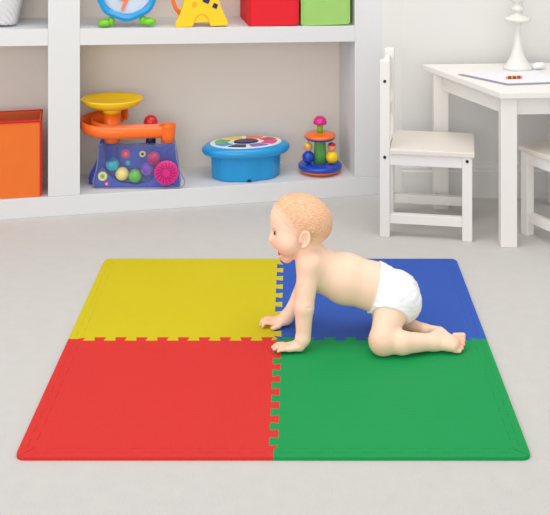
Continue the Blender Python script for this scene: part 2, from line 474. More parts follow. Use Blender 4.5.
# woven basket
bk = thing('woven_basket', 'white woven basket on the upper shelf at the left edge', 'basket', S(-19, 0.128, gz(-22) + 0.0015), A)
b = bmesh.new(); nu, nv = 46, 17; rings = []
for j in range(nv + 1):
    z = 0.004 + 0.20 * j / nv; ring = []
    for i in range(nu * 2):
        a = 2 * math.pi * i / (nu * 2)
        ca, sa = math.cos(a), math.sin(a)
        e_ = 0.30
        sx_ = math.copysign(abs(ca) ** e_, ca); sy_ = math.copysign(abs(sa) ** e_, sa)
        gr = 0.135 + 0.045 * j / nv
        o_ = 0.0048 * (1 if (i // 2 + j) % 2 else -1)
        ring.append(b.verts.new((sx_ * (gr + o_), sy_ * (gr * 0.62 + o_), z)))
    rings.append(ring)
for j in range(nv):
    for i in range(nu * 2):
        q_ = (i + 1) % (nu * 2); b.faces.new((rings[j][i], rings[j][q_], rings[j + 1][q_], rings[j + 1][i]))
b.faces.new(rings[0])
link('basket_body', b, M['wicker'], bk, True)
b = bmesh.new()
rp = []
for i in range(60):
    a = 2 * math.pi * i / 60; ca, sa = math.cos(a), math.sin(a)
    rp.append((math.copysign(abs(ca) ** .3, ca) * 0.182, math.copysign(abs(sa) ** .3, sa) * 0.182 * .62, 0.206))
sweep(b, rp, circ(0.008, 8), True); link('rim', b, M['wicker'], bk, True)

# ------------------------------------------------------------------ ball ramp toy (bottom shelf, left)
w0 = 0.085
org = S(135, w0, 0.0765); k = org.y / F
bt = thing('ball_ramp_toy', 'ball ramp toy with yellow tray, orange chute and blue base on the bottom shelf', 'toy', org, 0.0)
YF, YB = -0.045, 0.045
GY = 186.5                                        # photo row of the toy's base line
def L_(x, y): return ((x - 135) * k, (GY - y) * k)
def poly(pts): return [L_(*p_) for p_ in pts]
b = bmesh.new()
prism_xz(b, poly([(89, 186.5), (88.5, 181), (90, 175), (94, 168), (98, 160), (99, 150), (100, 143), (104, 142), (107, 148), (120, 148), (126, 150), (132, 148), (140, 149), (150, 147), (160, 150), (168, 146), (174, 144), (176, 156), (178, 170), (180, 186.5)]), 0.0, YB, 0.003)
link('base_panel', b, M['blue'], bt)
b = bmesh.new()
prism_xz(b, poly([(95, 186.5), (97, 176), (104, 166), (112, 176), (122, 182), (136, 184), (150, 182), (156, 176), (170, 184), (181, 186.5)]), YF + .004, -0.0005, 0.002)
link('ball_channel', b, M['blue'], bt)
b = bmesh.new()
prism_xz(b, poly([(97, 186.5), (95, 180), (99, 166), (101, 144), (104, 142), (176, 142), (178, 158), (181, 170), (186, 179), (185, 184), (181, 186.5)]), YF - 0.003, YF - .0005, 0.0)
link('clear_front', b, M['clear'], bt)
b = bmesh.new()
outline = poly([(97, 186), (95, 180), (99, 166), (101, 144), (104, 142.5)])
sweep(b, [(x, YF - .002, z) for x, z in outline], circ(.0022, 8), up=Vector((0, 1, 0)))
outline = poly([(174, 142), (176.5, 142), (178, 158), (181, 170), (186, 179), (185, 184), (181, 186), (97, 186)])
sweep(b, [(x, YF - .002, z) for x, z in outline], circ(.0022, 8), up=Vector((0, 1, 0)))
link('clear_rim', b, mat('clear_edge', srgb(150, 150, 185), 0.15, alpha=0.7), bt, True)
# vertical tube and the sloping tube
x0, zt = L_(111.5, 143); _, zb = L_(111.5, 160)
b = bmesh.new(); lathe(b, [(7.6 * k, zb), (7.6 * k, zt), (6.8 * k, zt), (6.8 * k, zb)], 24, (x0, -0.022, 0)); link('drop_tube', b, M['clear_blue'], bt, True)
b = bmesh.new()
pth = [L_(170, 143), L_(167, 148), (L_(160, 154)), L_(152, 160), L_(145, 168)]
pth = [(x, -0.024, z) for x, z in pth]
sweep(b, pth, circ(7.4 * k, 18), up=Vector((0, 1, 0))); link('slope_tube', b, M['clear_blue'], bt, True)
# tray
x0, zt = L_(112.5, 98)
b = bmesh.new(); lathe(b, [(0.1 * k, -9.5 * k), (9 * k, -10 * k), (20 * k, -9 * k), (28 * k, -5 * k), (31 * k, -1 * k), (31.5 * k, 0), (30 * k, 0.4 * k), (28 * k, -3 * k), (20 * k, -7 * k), (8 * k, -8 * k), (.1 * k, -8 * k)], 40, (x0, -0.01, zt - 1.5 * k), fx=lambda a: (1, .78)); link('tray', b, M['yellow'], bt, True)
b = bmesh.new(); lathe(b, [(8.5 * k, -16 * k), (9.5 * k, -13 * k), (8.5 * k, -9.8 * k)], 24, (x0, -0.01, zt)); link('tray_collar', b, M['yellow'], bt, True)
b = bmesh.new(); _, z1 = L_(0, 143); _, z2 = L_(0, 112); lathe(b, [(7.8 * k, z1), (8.3 * k, z1 + 4 * k), (8.2 * k, z2)], 24, (x0, -0.01, 0)); link('post', b, M['orange'], bt, True)
# chute: U channel starting behind the post, curling round the left and running to the cup on the right
path = []
cxp = x0
for i in range(19):
    a = math.radians(60 + 215 * i / 18)
    rr = (20 + 5.5 * math.sin(math.pi * i / 18)) * k
    path.append((cxp - 0.0 + rr * 1.02 * math.cos(a), -0.01 + 0.80 * rr * math.sin(a), L_(0, 120 + 9.5 * i / 18)[1]))
for i in range(1, 10):
    t_ = i / 9; xx, zz = L_(118 + 47 * t_, 129.5 + 2.0 * t_)
    path.append((xx, path[18][1] * (1 - t_) + -0.024 * t_, zz))
ow, oh, th = 6.2 * k, 5.8 * k, 1.1 * k
sec = [(-ow, oh), (-ow * .95, -oh * .4), (-ow * .6, -oh), (ow * .6, -oh), (ow * .95, -oh * .4), (ow, oh), (ow - th, oh), (ow * .95 - th, -oh * .3), (ow * .5, -oh + th), (-ow * .5, -oh + th), (-ow * .95 + th, -oh * .3), (-ow + th, oh)]
b = bmesh.new(); sweep(b, path, sec); link('chute', b, M['orange'], bt, True)
xx, zz = L_(168.5, 142)
b = bmesh.new(); lathe(b, [(6.8 * k, 0), (7.5 * k, 8 * k), (8 * k, 15.5 * k), (8.6 * k, 17 * k), (7.6 * k, 17 * k), (6.8 * k, 9 * k), (.1 * k, 8 * k)], 24, (xx, -0.024, zz)); link('cup', b, M['orange'], bt, True)
# red push knob with blue stem
xx, zz = L_(150, 147)
b = bmesh.new(); lathe(b, [(5 * k, 0), (5 * k, 7 * k), (4 * k, 8 * k)], 20, (xx, 0.024, zz)); link('knob_base', b, M['navy'], bt, True)
b = bmesh.new(); lathe(b, [(2.2 * k, 8 * k), (2.2 * k, 19 * k), (6.8 * k, 19.5 * k), (7.2 * k, 22 * k), (5.6 * k, 26 * k), (3 * k, 28 * k), (.1 * k, 28.4 * k)], 22, (xx, 0.024, zz)); link('push_knob', b, M['red'], bt, True)
# magenta spiral wheel
xx, zz = L_(168, 170.5)
wl = None
b = bmesh.new(); disc_y(b, xx, zz, YF - 0.016, YF - 0.0035, 12 * k, 32, 0.003); wl = link('spinning_wheel', b, M['magenta'], bt, True)
b = bmesh.new()
for i in range(16):
    a = 2 * math.pi * i / 16
    pts = [(xx + r * k * math.cos(a + r * 0.05), YF - 0.0165, zz + r * k * math.sin(a + r * 0.05)) for r in (4, 6, 8, 10)]
    sweep(b, pts, circ(0.0016, 6), up=Vector((0, 1, 0)))
link('wheel_spokes', b, mat('deep_magenta', srgb(150, 15, 90), 0.4), wl)
for (sx_, sy_, r, mo, mi_) in ((125.5, 156, 4.4, 'magenta', 'orange'), (142.5, 156, 3.2, 'cream', 'navy'), (128, 165, 2.4, 'teal', 'teal'), (104.5, 175, 4.6, 'cream', 'leaf'), (108.5, 182.5, 2.2, 'magenta', 'cream')):
    xx, zz = L_(sx_, sy_)
    yy = -0.0005 if sy_ < 170 else YF + 0.0025
    b = bmesh.new(); disc_y(b, xx, zz, yy - 0.0012, yy + .0004, r * k, 18); d_ = link('sticker', b, M[mo], bt)
    b = bmesh.new(); disc_y(b, xx, zz, yy - 0.0018, yy - 0.0013, r * k * .45, 14); link('sticker_centre', b, M[mi_], d_)
for (bx, by, m_, lab) in ((113.5, 164.5, 'teal', 'teal plastic ball under the drop tube of the ramp toy'),
                      (123, 174, 'cream', 'cream plastic ball at the bottom of the ramp toy'),
                      (136, 176, 'leaf', 'green plastic ball at the bottom of the ramp toy'),
                      (148, 169, 'purple', 'purple plastic ball between green and red balls'),
                      (154.5, 158.5, 'red', 'red plastic ball highest in the ramp toy, inside the sloping tube')):
    xx, zz = L_(bx, by)
    b = bmesh.new(); sphere(b, (0, 0, 0), 6.7 * k, 24)
    tag(link('plastic_ball', b, M[m_], None, True, (org.x + xx, org.y - 0.024, org.z + zz)), lab, 'ball', 'balls in the ramp toy')

# ------------------------------------------------------------------ flower shaped toy drum
w0 = 0.108; org = S(246, w0, 0.0755); k = org.y / F
dr = thing('toy_drum', 'light blue flower shaped toy drum with coloured pads on the bottom shelf', 'toy', org, A)
lob = lambda a: ((1 + 0.07 * abs(math.cos(4 * a))), (1 + 0.07 * abs(math.cos(4 * a))) * 0.60)
HT = 0.118
b = bmesh.new(); lathe(b, [(0.128, 0.002), (0.130, 0.006), (0.134, HT * .9), (0.134, HT - .004)], 96, fx=lob); link('drum_body', b, M['sky'], dr, True)
lob2 = lambda a: ((1 + 0.012 * abs(math.cos(4 * a))), (1 + 0.012 * abs(math.cos(4 * a))) * 0.60)
b = bmesh.new(); lathe(b, [(0.150, HT - .022), (0.170, HT - .018), (0.177, HT - .008), (0.176, HT + .004), (0.165, HT + .014), (0.150, HT + .018), (0.10, HT + 0.017)], 96, fx=lob2); link('drum_rim', b, M['sky'], dr, True)
el = lambda a: (1, 0.60)
b = bmesh.new(); lathe(b, [(0.146, HT + .016), (0.146, HT + .0205), (0.144, HT + .021)], 64, fx=el); link('drum_head', b, M['white'], dr)
padc = ['red', 'orange', 'yellow', 'leaf', 'sky', 'navy', 'purple', 'magenta']
for i, nm in enumerate(padc):
    a0 = 2 * math.pi * (i + .12) / 8; a1 = 2 * math.pi * (i + .88) / 8; pts = []
    for j in range(9):
        a = a0 + (a1 - a0) * j / 8; pts.append((0.128 * math.cos(a), 0.128 * .60 * math.sin(a)))
    for j in range(5):
        a = a1 + (a0 - a1) * j / 4; pts.append((0.075 * math.cos(a), 0.075 * .60 * math.sin(a)))
    b = bmesh.new(); prism_xy(b, pts, HT + .0212, HT + .0235); link('drum_pad', b, M[nm], dr)
b = bmesh.new(); lathe(b, [(0.05, HT + .0212), (0.05, HT + .0245), (0.046, HT + .026)], 40, fx=el); link('drum_pad', b, M['navy'], dr)
b = bmesh.new(); box(b, -0.008, 0.008, -0.087, -0.078, 0.003, 0.011, 0.001); link('socket', b, M['navy'], dr)

# ------------------------------------------------------------------ spinning carousel toy
w0 = 0.100; org = S(320, w0, 0.0755); k = org.y / F
sp = thing('carousel_toy', 'spinning carousel toy with pink knob and orange discs near the right upright', 'toy', org, 0)
b = bmesh.new(); lathe(b, [(10 * k, .001), (17 * k, 1 * k), (21.5 * k, 4.0 * k), (21.5 * k, 4.6 * k)], 40); link('lower_disc', b, M['orange'], sp, True)
b = bmesh.new(); lathe(b, [(21.8 * k, 4.7 * k), (21.8 * k, 8 * k), (20 * k, 9.5 * k), (8 * k, 10 * k)], 40); link('disc_rim', b, M['blue'], sp, True)
b = bmesh.new(); lathe(b, [(7 * k, 10.1 * k), (6.2 * k, 20 * k), (5.6 * k, 30 * k), (5.6 * k, 33 * k)], 28); link('column', b, M['clear_green'], sp, True)
b = bmesh.new(); lathe(b, [(6 * k, 33.1 * k), (14 * k, 33.3 * k), (15.5 * k, 35 * k), (15.6 * k, 35.6 * k)], 36); link('disc_rim', b, M['blue'], sp, True)
b = bmesh.new(); lathe(b, [(15.7 * k, 35.7 * k), (15.5 * k, 37.4 * k), (12 * k, 39 * k), (3 * k, 40 * k)], 36); link('upper_disc', b, M['orange'], sp, True)
b = bmesh.new(); lathe(b, [(3.2 * k, 40 * k), (2.8 * k, 48 * k)], 20); link('stem', b, M['green'], sp, True)
b = bmesh.new(); lathe(b, [(2.8 * k, 48.1 * k), (6.6 * k, 48.4 * k), (7.0 * k, 50 * k), (5.8 * k, 53.5 * k), (3.2 * k, 55.6 * k), (.1 * k, 56.2 * k)], 26); link('push_knob', b, M['magenta'], sp, True)
for (a, m_, hm) in ((200, 'blue', 'yellow'), (-20, 'yellow', 'red'), (90, 'red', 'cream'), ):
    ca, sa = math.cos(math.radians(a)) * 12.5 * k, math.sin(math.radians(a)) * 12.5 * k
    b = bmesh.new(); sphere(b, (ca, sa, 16.2 * k), 6.2 * k, 20); fg = link('figure_body', b, M[m_], sp, True)
    b = bmesh.new(); sphere(b, (ca, sa, 26 * k), 4.2 * k, 16); link('figure_head', b, mat('figure_skin', srgb(225, 160, 120), .4), fg, True)
    b = bmesh.new(); sphere(b, (ca, sa, 28.2 * k), 3.7 * k, 16, (1.05, 1.05, .7)); link('figure_cap', b, M[hm], fg, True)
    b = bmesh.new(); sweep(b, [(ca, sa, 29 * k), (ca, sa, 33.2 * k)], circ(.002, 8)); link('figure_rod', b, M['green'], fg, True)

# ------------------------------------------------------------------ round blue toy on the upper shelf
w0 = 0.035; org = S(127, w0, gz(127, 0.035)); k = org.y / F
ck = thing('round_rattle_toy', 'round toy with blue ring frame and green feet on the upper shelf', 'toy', org, A)
R_ = 28.5 * k; zc = 38 * k
b = bmesh.new()
ring = [(R_ * math.cos(2 * math.pi * i / 64) * (1 + .018 * math.cos(8 * 2 * math.pi * i / 64)), 0, zc + R_ * math.sin(2 * math.pi * i / 64) * (1 + .018 * math.cos(8 * 2 * math.pi * i / 64))) for i in range(64)]
sweep(b, ring, [(-.02, -3.6 * k), (-.024, 0), (-.02, 3.6 * k), (.02, 3.6 * k), (.024, 0), (.02, -3.6 * k)], True, up=Vector((0, 1, 0)))
b.free(); b = bmesh.new()
rings = []
for i in range(64):
    a = 2 * math.pi * i / 64; m_ = 1 + .02 * math.cos(8 * a)
    rings.append([b.verts.new(((R_ * m_ + dr_) * math.cos(a), y, zc + (R_ * m_ + dr_) * math.sin(a))) for dr_, y in ((-3.2 * k, -.02), (0, -.027), (3.2 * k, -.02), (3.2 * k, .02), (0, .027), (-3.2 * k, .02))])
for i in range(64):
    A_, B_ = rings[i], rings[(i + 1) % 64]
    for j in range(6): b.faces.new((A_[j], A_[(j + 1) % 6], B_[(j + 1) % 6], B_[j]))
link('ring_frame', b, M['sky'], ck)
b = bmesh.new(); disc_y(b, 0, zc, 0.004, .008, R_ - 3.2 * k, 48); link('backing_disc', b, mat('pale_disc', srgb(205, 215, 225), .4, .12, 30), ck)
b = bmesh.new(); disc_y(b, 0, zc, -0.012, -.010, R_ - 3.4 * k, 48); link('clear_window', b, M['clear'], ck)
b = bmesh.new(); prism_xz(b, [(-9 * k, zc - 10 * k), (-3 * k, zc - 13 * k), (4 * k, zc + 2 * k), (2 * k, zc + 12 * k), (-3 * k, zc + 3 * k)], -0.004, 0.003, .0015); link('pointer', b, M['orange'], ck)
b = bmesh.new(); prism_xz(b, [(-6 * k, zc - 20 * k), (-4 * k, zc - 23 * k), (3 * k, zc - 8 * k), (1 * k, zc - 6 * k)], -0.003, 0.003); link('pointer', b, M['orange'], ck)
for s_ in (-1, 1):
    b = bmesh.new()
    sphere(b, (s_ * 22 * k, -0.004, 4.6 * k), 5.2 * k, 16, (1.35, 1.2, .8))
    sphere(b, (s_ * 15.5 * k, 0, 6 * k), 3.6 * k, 14, (1, 1.2, 1.4))
    zmn = min(v.co.z for v in b.verts)
    for v in b.verts: v.co.z = max(v.co.z, 0.0005)
    link('foot', b, M['green'], ck, True)

# ------------------------------------------------------------------ yellow A shaped toy
w0 = 0.03; org = S(201, w0, gz(201, .03)); k = org.y / F
ya = thing('yellow_activity_toy', 'yellow toy with splayed legs and blue squares beside the red box', 'toy', org, A)
b = bmesh.new()
prism_xz(b, [(x * k, z * k) for x, z in ((-26, 1), (-25, 0.3), (-9, 0.3), (-8, 5), (8, 5), (9, 0.3), (25, 0.3), (26.5, 2.5), (25, 7), (19, 20), (15, 34), (13, 48), (8, 56), (-8, 56), (-13, 48), (-15, 34), (-19, 18), (-25, 6))], -0.02, 0.02, 0.004)
link('toy_body', b, M['yellow'], ya)
for (x, z, s_) in ((5, 27, 4.6), (13.5, 20.5, 3.3)):
    b = bmesh.new(); prism_xz(b, [((x + s_ * math.cos(a)) * k, (z + s_ * math.sin(a)) * k) for a in [math.radians(q_ + 20) for q_ in (0, 90, 180, 270)]], -0.024, -0.0205, .001); link('square_button', b, M['navy'], ya)
b = bmesh.new(); disc_y(b, -7 * k, 22.5 * k, -0.022, -.0205, 2.6 * k, 14); link('round_dimple', b, mat('amber', srgb(235, 170, 20), .4), ya)
b = bmesh.new()
sweep(b, [(x * k, -.0215, z * k) for x, z in [(-7 + 7 * (1 - math.cos(math.pi * i / 12)), 5 + 7.5 * math.sin(math.pi * i / 12)) for i in range(13)]], circ(.0015, 6), up=Vector((0, 1, 0)))
link('arch_relief', b, bpy.data.materials['amber'], ya)
b = bmesh.new()
sweep(b, [(x * k, 0, z * k) for x, z in ((-21, 13), (-25, 18), (-28, 26), (-27, 36), (-20, 44), (-13, 46))], circ(2.0 * k, 10), up=Vector((0, 1, 0))); link('handle', b, M['orange'], ya, True)

# ------------------------------------------------------------------ baby
VX = 0.0022
lo = np.array([-0.14, 2.90, 0.004]); hi = np.array([0.54, 3.34, 0.44])
dims = np.ceil((hi - lo) / VX).astype(int) + 1
gx = (lo[0] + VX * np.arange(dims[0])).astype(np.float32)
gy = (lo[1] + VX * np.arange(dims[1])).astype(np.float32)
gz_ = (lo[2] + VX * np.arange(dims[2])).astype(np.float32)

HROT = None
def RT(p):
    if HROT is None: return p
    pv, c_, s_ = HROT; y, z = p[1] - pv[1], p[2] - pv[2]
    return np.array([p[0], pv[1] + y * c_ + z * s_, pv[2] - y * s_ + z * c_])
def IR(X, Y, Z):
    if HROT is None: return X, Y, Z
    pv, c_, s_ = HROT; y, z = Y - pv[1], Z - pv[2]
    return X, pv[1] + y * c_ - z * s_, pv[2] + y * s_ + z * c_
def window(c0, c1, pad):
    c0, c1 = RT(c0), RT(c1)
    a = np.clip(np.floor((np.minimum(c0, c1) - pad - lo) / VX).astype(int), 0, dims - 1)
    b = np.clip(np.ceil((np.maximum(c0, c1) + pad - lo) / VX).astype(int) + 1, 1, dims)
    return a, b
def grid(a, b):
    return IR(gx[a[0]:b[0], None, None], gy[None, a[1]:b[1], None], gz_[None, None, a[2]:b[2]])
def capsule_d(P, a, b_, ra, rb):
    X, Y, Z = P; d = b_ - a; L2 = float(d @ d) + 1e-12
    t = np.clip(((X - a[0]) * d[0] + (Y - a[1]) * d[1] + (Z - a[2]) * d[2]) / L2, 0, 1)
    return np.sqrt((X - a[0] - t * d[0]) ** 2 + (Y - a[1] - t * d[1]) ** 2 + (Z - a[2] - t * d[2]) ** 2) - (ra + (rb - ra) * t)
def ell_d(P, c, r, ry=0.0):
    X, Y, Z = P; x, y, z = X - c[0], Y - c[1], Z - c[2]
    if ry: 
        cs_, sn = math.cos(ry), math.sin(ry); x, z = cs_ * x - sn * z, sn * x + cs_ * z
    k0 = np.sqrt((x / r[0]) ** 2 + (y / r[1]) ** 2 + (z / r[2]) ** 2) + 1e-9
    k1 = np.sqrt((x / r[0] ** 2) ** 2 + (y / r[1] ** 2) ** 2 + (z / r[2] ** 2) ** 2) + 1e-9
    return k0 * (k0 - 1) / k1
def smin(a, b_, k):
    h_ = np.maximum(k - np.abs(a - b_), 0) / k; return np.minimum(a, b_) - h_ * h_ * k * 0.25
def smax(a, b_, k): return -smin(-a, -b_, k)
class Field:
    def __init__(s): s.F = np.full(dims, 0.08, np.float32)
    def cap(s, a, b_, ra, rb, k=0.012):
        a, b_ = np.asarray(a, float), np.asarray(b_, float)
        w = window(a, b_, max(ra, rb) + 0.03); sl = tuple(slice(w[0][i], w[1][i]) for i in range(3))
        s.F[sl] = smin(s.F[sl], capsule_d(grid(*w), a, b_, ra, rb), k)
    def ell(s, c, r, ry=0.0, k=0.012, sub=False):
        c = np.asarray(c, float); m = max(r) + 0.03
        w = window(c, c, m); sl = tuple(slice(w[0][i], w[1][i]) for i in range(3))
        d = ell_d(grid(*w), c, r, ry)
        s.F[sl] = smax(s.F[sl], -d, k) if sub else smin(s.F[sl], d, k)
    def ball(s, c, r, k=0.012, sub=False): s.ell(c, (r, r, r), 0.0, k, sub)

def nets(Fd, crop=None):
    s = Fd < 0
    C = lambda i, j, k_: Fd[i:Fd.shape[0] - 1 + i, j:Fd.shape[1] - 1 + j, k_:Fd.shape[2] - 1 + k_]
    S_ = lambda i, j, k_: s[i:s.shape[0] - 1 + i, j:s.shape[1] - 1 + j, k_:s.shape[2] - 1 + k_]
    cnt = np.zeros(np.array(Fd.shape) - 1, np.int8)
    cs_ = [(i, j, k_) for i in (0, 1) for j in (0, 1) for k_ in (0, 1)]
    for c in cs_: cnt += S_(*c)
    mask = (cnt > 0) & (cnt < 8)
    idx = -np.ones(mask.shape, np.int64); ii = np.argwhere(mask); idx[mask] = np.arange(len(ii))
    acc = np.zeros((len(ii), 3)); num = np.zeros(len(ii))
    for a in cs_:
        for ax in range(3):
            if a[ax]: continue
            b_ = list(a); b_[ax] = 1; b_ = tuple(b_)
            fa = Fd[ii[:, 0] + a[0], ii[:, 1] + a[1], ii[:, 2] + a[2]].astype(float)
            fb = Fd[ii[:, 0] + b_[0], ii[:, 1] + b_[1], ii[:, 2] + b_[2]].astype(float)
            cr_ = (fa < 0) != (fb < 0)
            t = np.where(cr_, fa / np.where(cr_, fa - fb, 1), 0)
            p_ = np.tile(np.array(a, float), (len(ii), 1)); p_[:, ax] += t
            acc[cr_] += p_[cr_]; num += cr_
    V = (ii + acc / num[:, None]) * VX + lo
    Q = []
    for ax in range(3):
        o1, o2 = [(1, 2), (2, 0), (0, 1)][ax]
        sh = [slice(None)] * 3; sh[ax] = slice(0, -1); sh2 = [slice(None)] * 3; sh2[ax] = slice(1, None)
        e0, e1 = s[tuple(sh)], s[tuple(sh2)]
        E = np.argwhere(e0 != e1)
        E = E[(E[:, o1] > 0) & (E[:, o2] > 0) & (E[:, o1] < s.shape[o1] - 1) & (E[:, o2] < s.shape[o2] - 1)]
        fl = e0[E[:, 0], E[:, 1], E[:, 2]]
        def ci(d1, d2):
            e = E.copy(); e[:, o1] -= d1; e[:, o2] -= d2; return idx[e[:, 0], e[:, 1], e[:, 2]]
        q_ = np.stack([ci(1, 1), ci(0, 1), ci(0, 0), ci(1, 0)], 1)
        q_[~fl] = q_[~fl][:, ::-1]
        Q.append(q_)
    return V, np.concatenate(Q)

def mesh_obj(name, V, Q, m, parent, relax=1):
    for _ in range(relax):                       # one gentle relaxation over the quad edges
        sm = np.zeros_like(V); n_ = np.zeros(len(V))
        for a, b_ in ((0, 1), (1, 2), (2, 3), (3, 0)):
            np.add.at(sm, Q[:, a], V[Q[:, b_]]); np.add.at(sm, Q[:, b_], V[Q[:, a]])
            np.add.at(n_, Q[:, a], 1); np.add.at(n_, Q[:, b_], 1)
        V = V * 0.5 + 0.5 * sm / np.maximum(n_, 1)[:, None]
    me = bpy.data.meshes.new(name); me.from_pydata(V.tolist(), [], Q.tolist()); me.update()
    me.polygons.foreach_set('use_smooth', np.ones(len(Q), bool))
    me.materials.append(m)
    o = bpy.data.objects.new(name, me); COL.objects.link(o); o.parent = parent
    return o, V

MT = TH + 0.0005                                   # top of the mat
HZ = 3.135                                         # depth of the body's middle plane

# --- head alone (kept so that hair can be grown from it)
hd = Field()
hc = at(302.0, 221.5, HZ)
HEADROLL = (hc.copy(), math.cos(math.radians(19)), math.sin(math.radians(19)))
HROT = HEADROLL
def ath(px, py, _=None):
    p = at(px, py, HZ)
    for _i in range(6):
        q = RT(p); qx = CX + q[0] / q[1] * F; qy = HY + (H - q[2]) * F / q[1]
        p = p + np.array([(px - qx) * HZ / F, 0, -(py - qy) * HZ / F])
    return p
hd.ell(hc, (0.0860, 0.0680, 0.0735), 0.10)
hd.ell(ath(294, 217, HZ), (0.0665, 0.058, 0.060), 0.0, 0.02)                 # forehead
hd.ell(ath(288, 240, HZ), (0.046, 0.047, 0.046), 0.0, 0.03)                 # face
for s_ in (-1, 1):
    hd.ball(ath(288.0, 244.5, HZ) + np.array([0, s_ * 0.028, 0]), 0.0285, 0.018)   # cheeks
hd.ball(ath(286.8, 256.2, HZ), 0.0190, 0.014)                                # chin
hd.cap(ath(276, 232, HZ), ath(270.6, 239.3, HZ), 0.0075, 0.0068, 0.012)       # nose
for s_ in (-1, 1): hd.ball(ath(272.6, 240.6, HZ) + np.array([0, s_ * 0.0065, 0]), 0.0052, 0.006)
hd.cap(ath(275.6, 247.3, HZ) + np.array([.0005, -0.010, 0]), ath(275.6, 247.3, HZ) + np.array([.0005, 0.010, 0]), 0.0058, 0.0058, 0.009)   # upper lip
hd.cap(ath(280.0, 256.0, HZ) + np.array([.0005, -0.012, 0]), ath(280.0, 256.0, HZ) + np.array([.0005, 0.012, 0]), 0.0054, 0.0054, 0.006)   # lower lip
hd.ell(ath(276.6, 251.4, HZ), (0.021, 0.029, 0.0088), 0.35, 0.003, True)    # open mouth
for s_ in (-1, 1):
    hd.ell(ath(273.6, 233.2, HZ) + np.array([0.000, s_ * 0.026, 0]), (0.010, 0.013, 0.009), 0.0, 0.010, True)   # eye sockets
Fh = hd.F.copy()

HROT = None
# --- body
bd = Field(); bd.F = Fh.copy()
bd.cap(at(304, 241, HZ), at(316, 264, HZ), 0.038, 0.046, 0.012)              # neck
chest, mid, low, hip = at(322, 271, HZ), at(345, 278.5, HZ), at(372, 286, HZ), at(393, 293.5, HZ)
bd.cap(chest, mid, 0.056, 0.067, 0.018); bd.cap(mid, low, 0.067, 0.0635, 0.02); bd.cap(low, hip, 0.0635, 0.061, 0.02)
for s_ in (-1, 1): bd.ball(at(400, 297.5, HZ) + np.array([0, s_ * 0.028, 0]), 0.056, 0.02)
def gp(px, z, Zh): return np.array([(px - CX) * z / F, z, Zh])
# near (left) arm
sh, eb, wr = at(309, 264, 3.085), at(304, 308, 3.050), gp(303.5, 3.035, 0.044)
bd.cap(sh, eb, 0.0335, 0.0265, 0.02); bd.cap(eb, wr, 0.0265, 0.0205, 0.010)
bd.cap(chest, sh, 0.05, 0.032, 0.02)
# far (right) arm
sh2, eb2, wr2 = at(312, 266, 3.195), at(301, 297, 3.215), gp(287, 3.190, 0.032)
bd.cap(sh2, eb2, 0.032, 0.026, 0.02); bd.cap(eb2, wr2, 0.0255, 0.0185, 0.012)
bd.cap(chest, sh2, 0.05, 0.032, 0.02)

def hand(w, ang, side, curl, fl=1.0, zb=MT):
    """palm down; ang = heading of the fingers, side = +1 thumb on the left of the heading"""
    d = np.array([math.cos(ang), math.sin(ang), 0.0]); n = np.array([-math.sin(ang), math.cos(ang), 0.0]) * side
    base = np.array([w[0], w[1], zb + 0.0165])
    bd.cap(w, base + d * 0.006, 0.0190, 0.0150, 0.012)                      # heel of the hand
    offs = (0.0150, 0.0052, -0.0050, -0.0145); Ls = (0.0260, 0.0290, 0.0265, 0.0205); sp_ = (0.10, 0.02, -0.06, -0.17)
    for o_, L, sp in zip(offs, Ls, sp_):
        kn = base + d * (0.040 - abs(o_) * 0.22) + n * o_; kn[2] = zb + 0.0115
        bd.cap(base + n * o_ * 0.6 + d * 0.004, kn, 0.0115, 0.0068, 0.008)
        fd = d * math.cos(sp) + n * math.sin(sp)
        p = kn.copy(); up = np.array([0, 0, 1.0]); el = 0.10 if curl < .5 else 0.25
        r = 0.0056
        for sg, (fr, bend) in enumerate(((0.42, 0.12), (0.33, 0.35), (0.25, 0.35))):
            q = p + (fd * math.cos(el) + up * math.sin(el)) * L * fl * fr
            q[2] = max(q[2], zb + r - 0.0012)
            bd.cap(p, q, r, r - 0.0004, 0.0026); p = q; r -= 0.0004; el -= bend * (1 + 3.2 * curl)
    # thumb leaves the side of the palm near its base
    t0 = base + n * 0.011 + d * 0.008; t1 = t0 + n * 0.012 + d * 0.010; t1[2] = zb + 0.0085
    t2 = t1 + n * 0.006 + d * 0.012; t2[2] = zb + 0.0062; t3 = t2 + d * 0.009 + n * 0.001; t3[2] = zb + 0.0056
    bd.cap(t0, t1, 0.0095, 0.0070, 0.006); bd.cap(t1, t2, 0.0068, 0.0060, 0.003); bd.cap(t2, t3, 0.0060, 0.0050, 0.002)
hand(gp(301.5, 3.030, 0.036), math.radians(183), -1, 0.0, 1.5)
hand(gp(285, 3.190, 0.030), math.radians(182), 1, 0.7, 1.4)

for c_, w_ in ((at(309.5, 308.5, 3.0235), 0.007),): bd.ell(c_, (w_, 0.006, 0.0012), 0.12, 0.004, True)   # elbow and wrist creases
# near (left) leg
hp, kn = at(393, 304, 3.085), gp(383, 3.020, 0.048)
bd.cap(hp, kn, 0.0500, 0.0365, 0.02)
bd.ball(gp(382.0, 3.010, 0.041), 0.0330, 0.02)
ank = gp(433, 3.030, 0.033)
cf = gp(402, 3.010, 0.040)
bd.cap(kn - np.array([0, 0, 0.008]), cf, 0.0310, 0.0295, 0.015); bd.cap(cf, ank, 0.0300, 0.0215, 0.010)
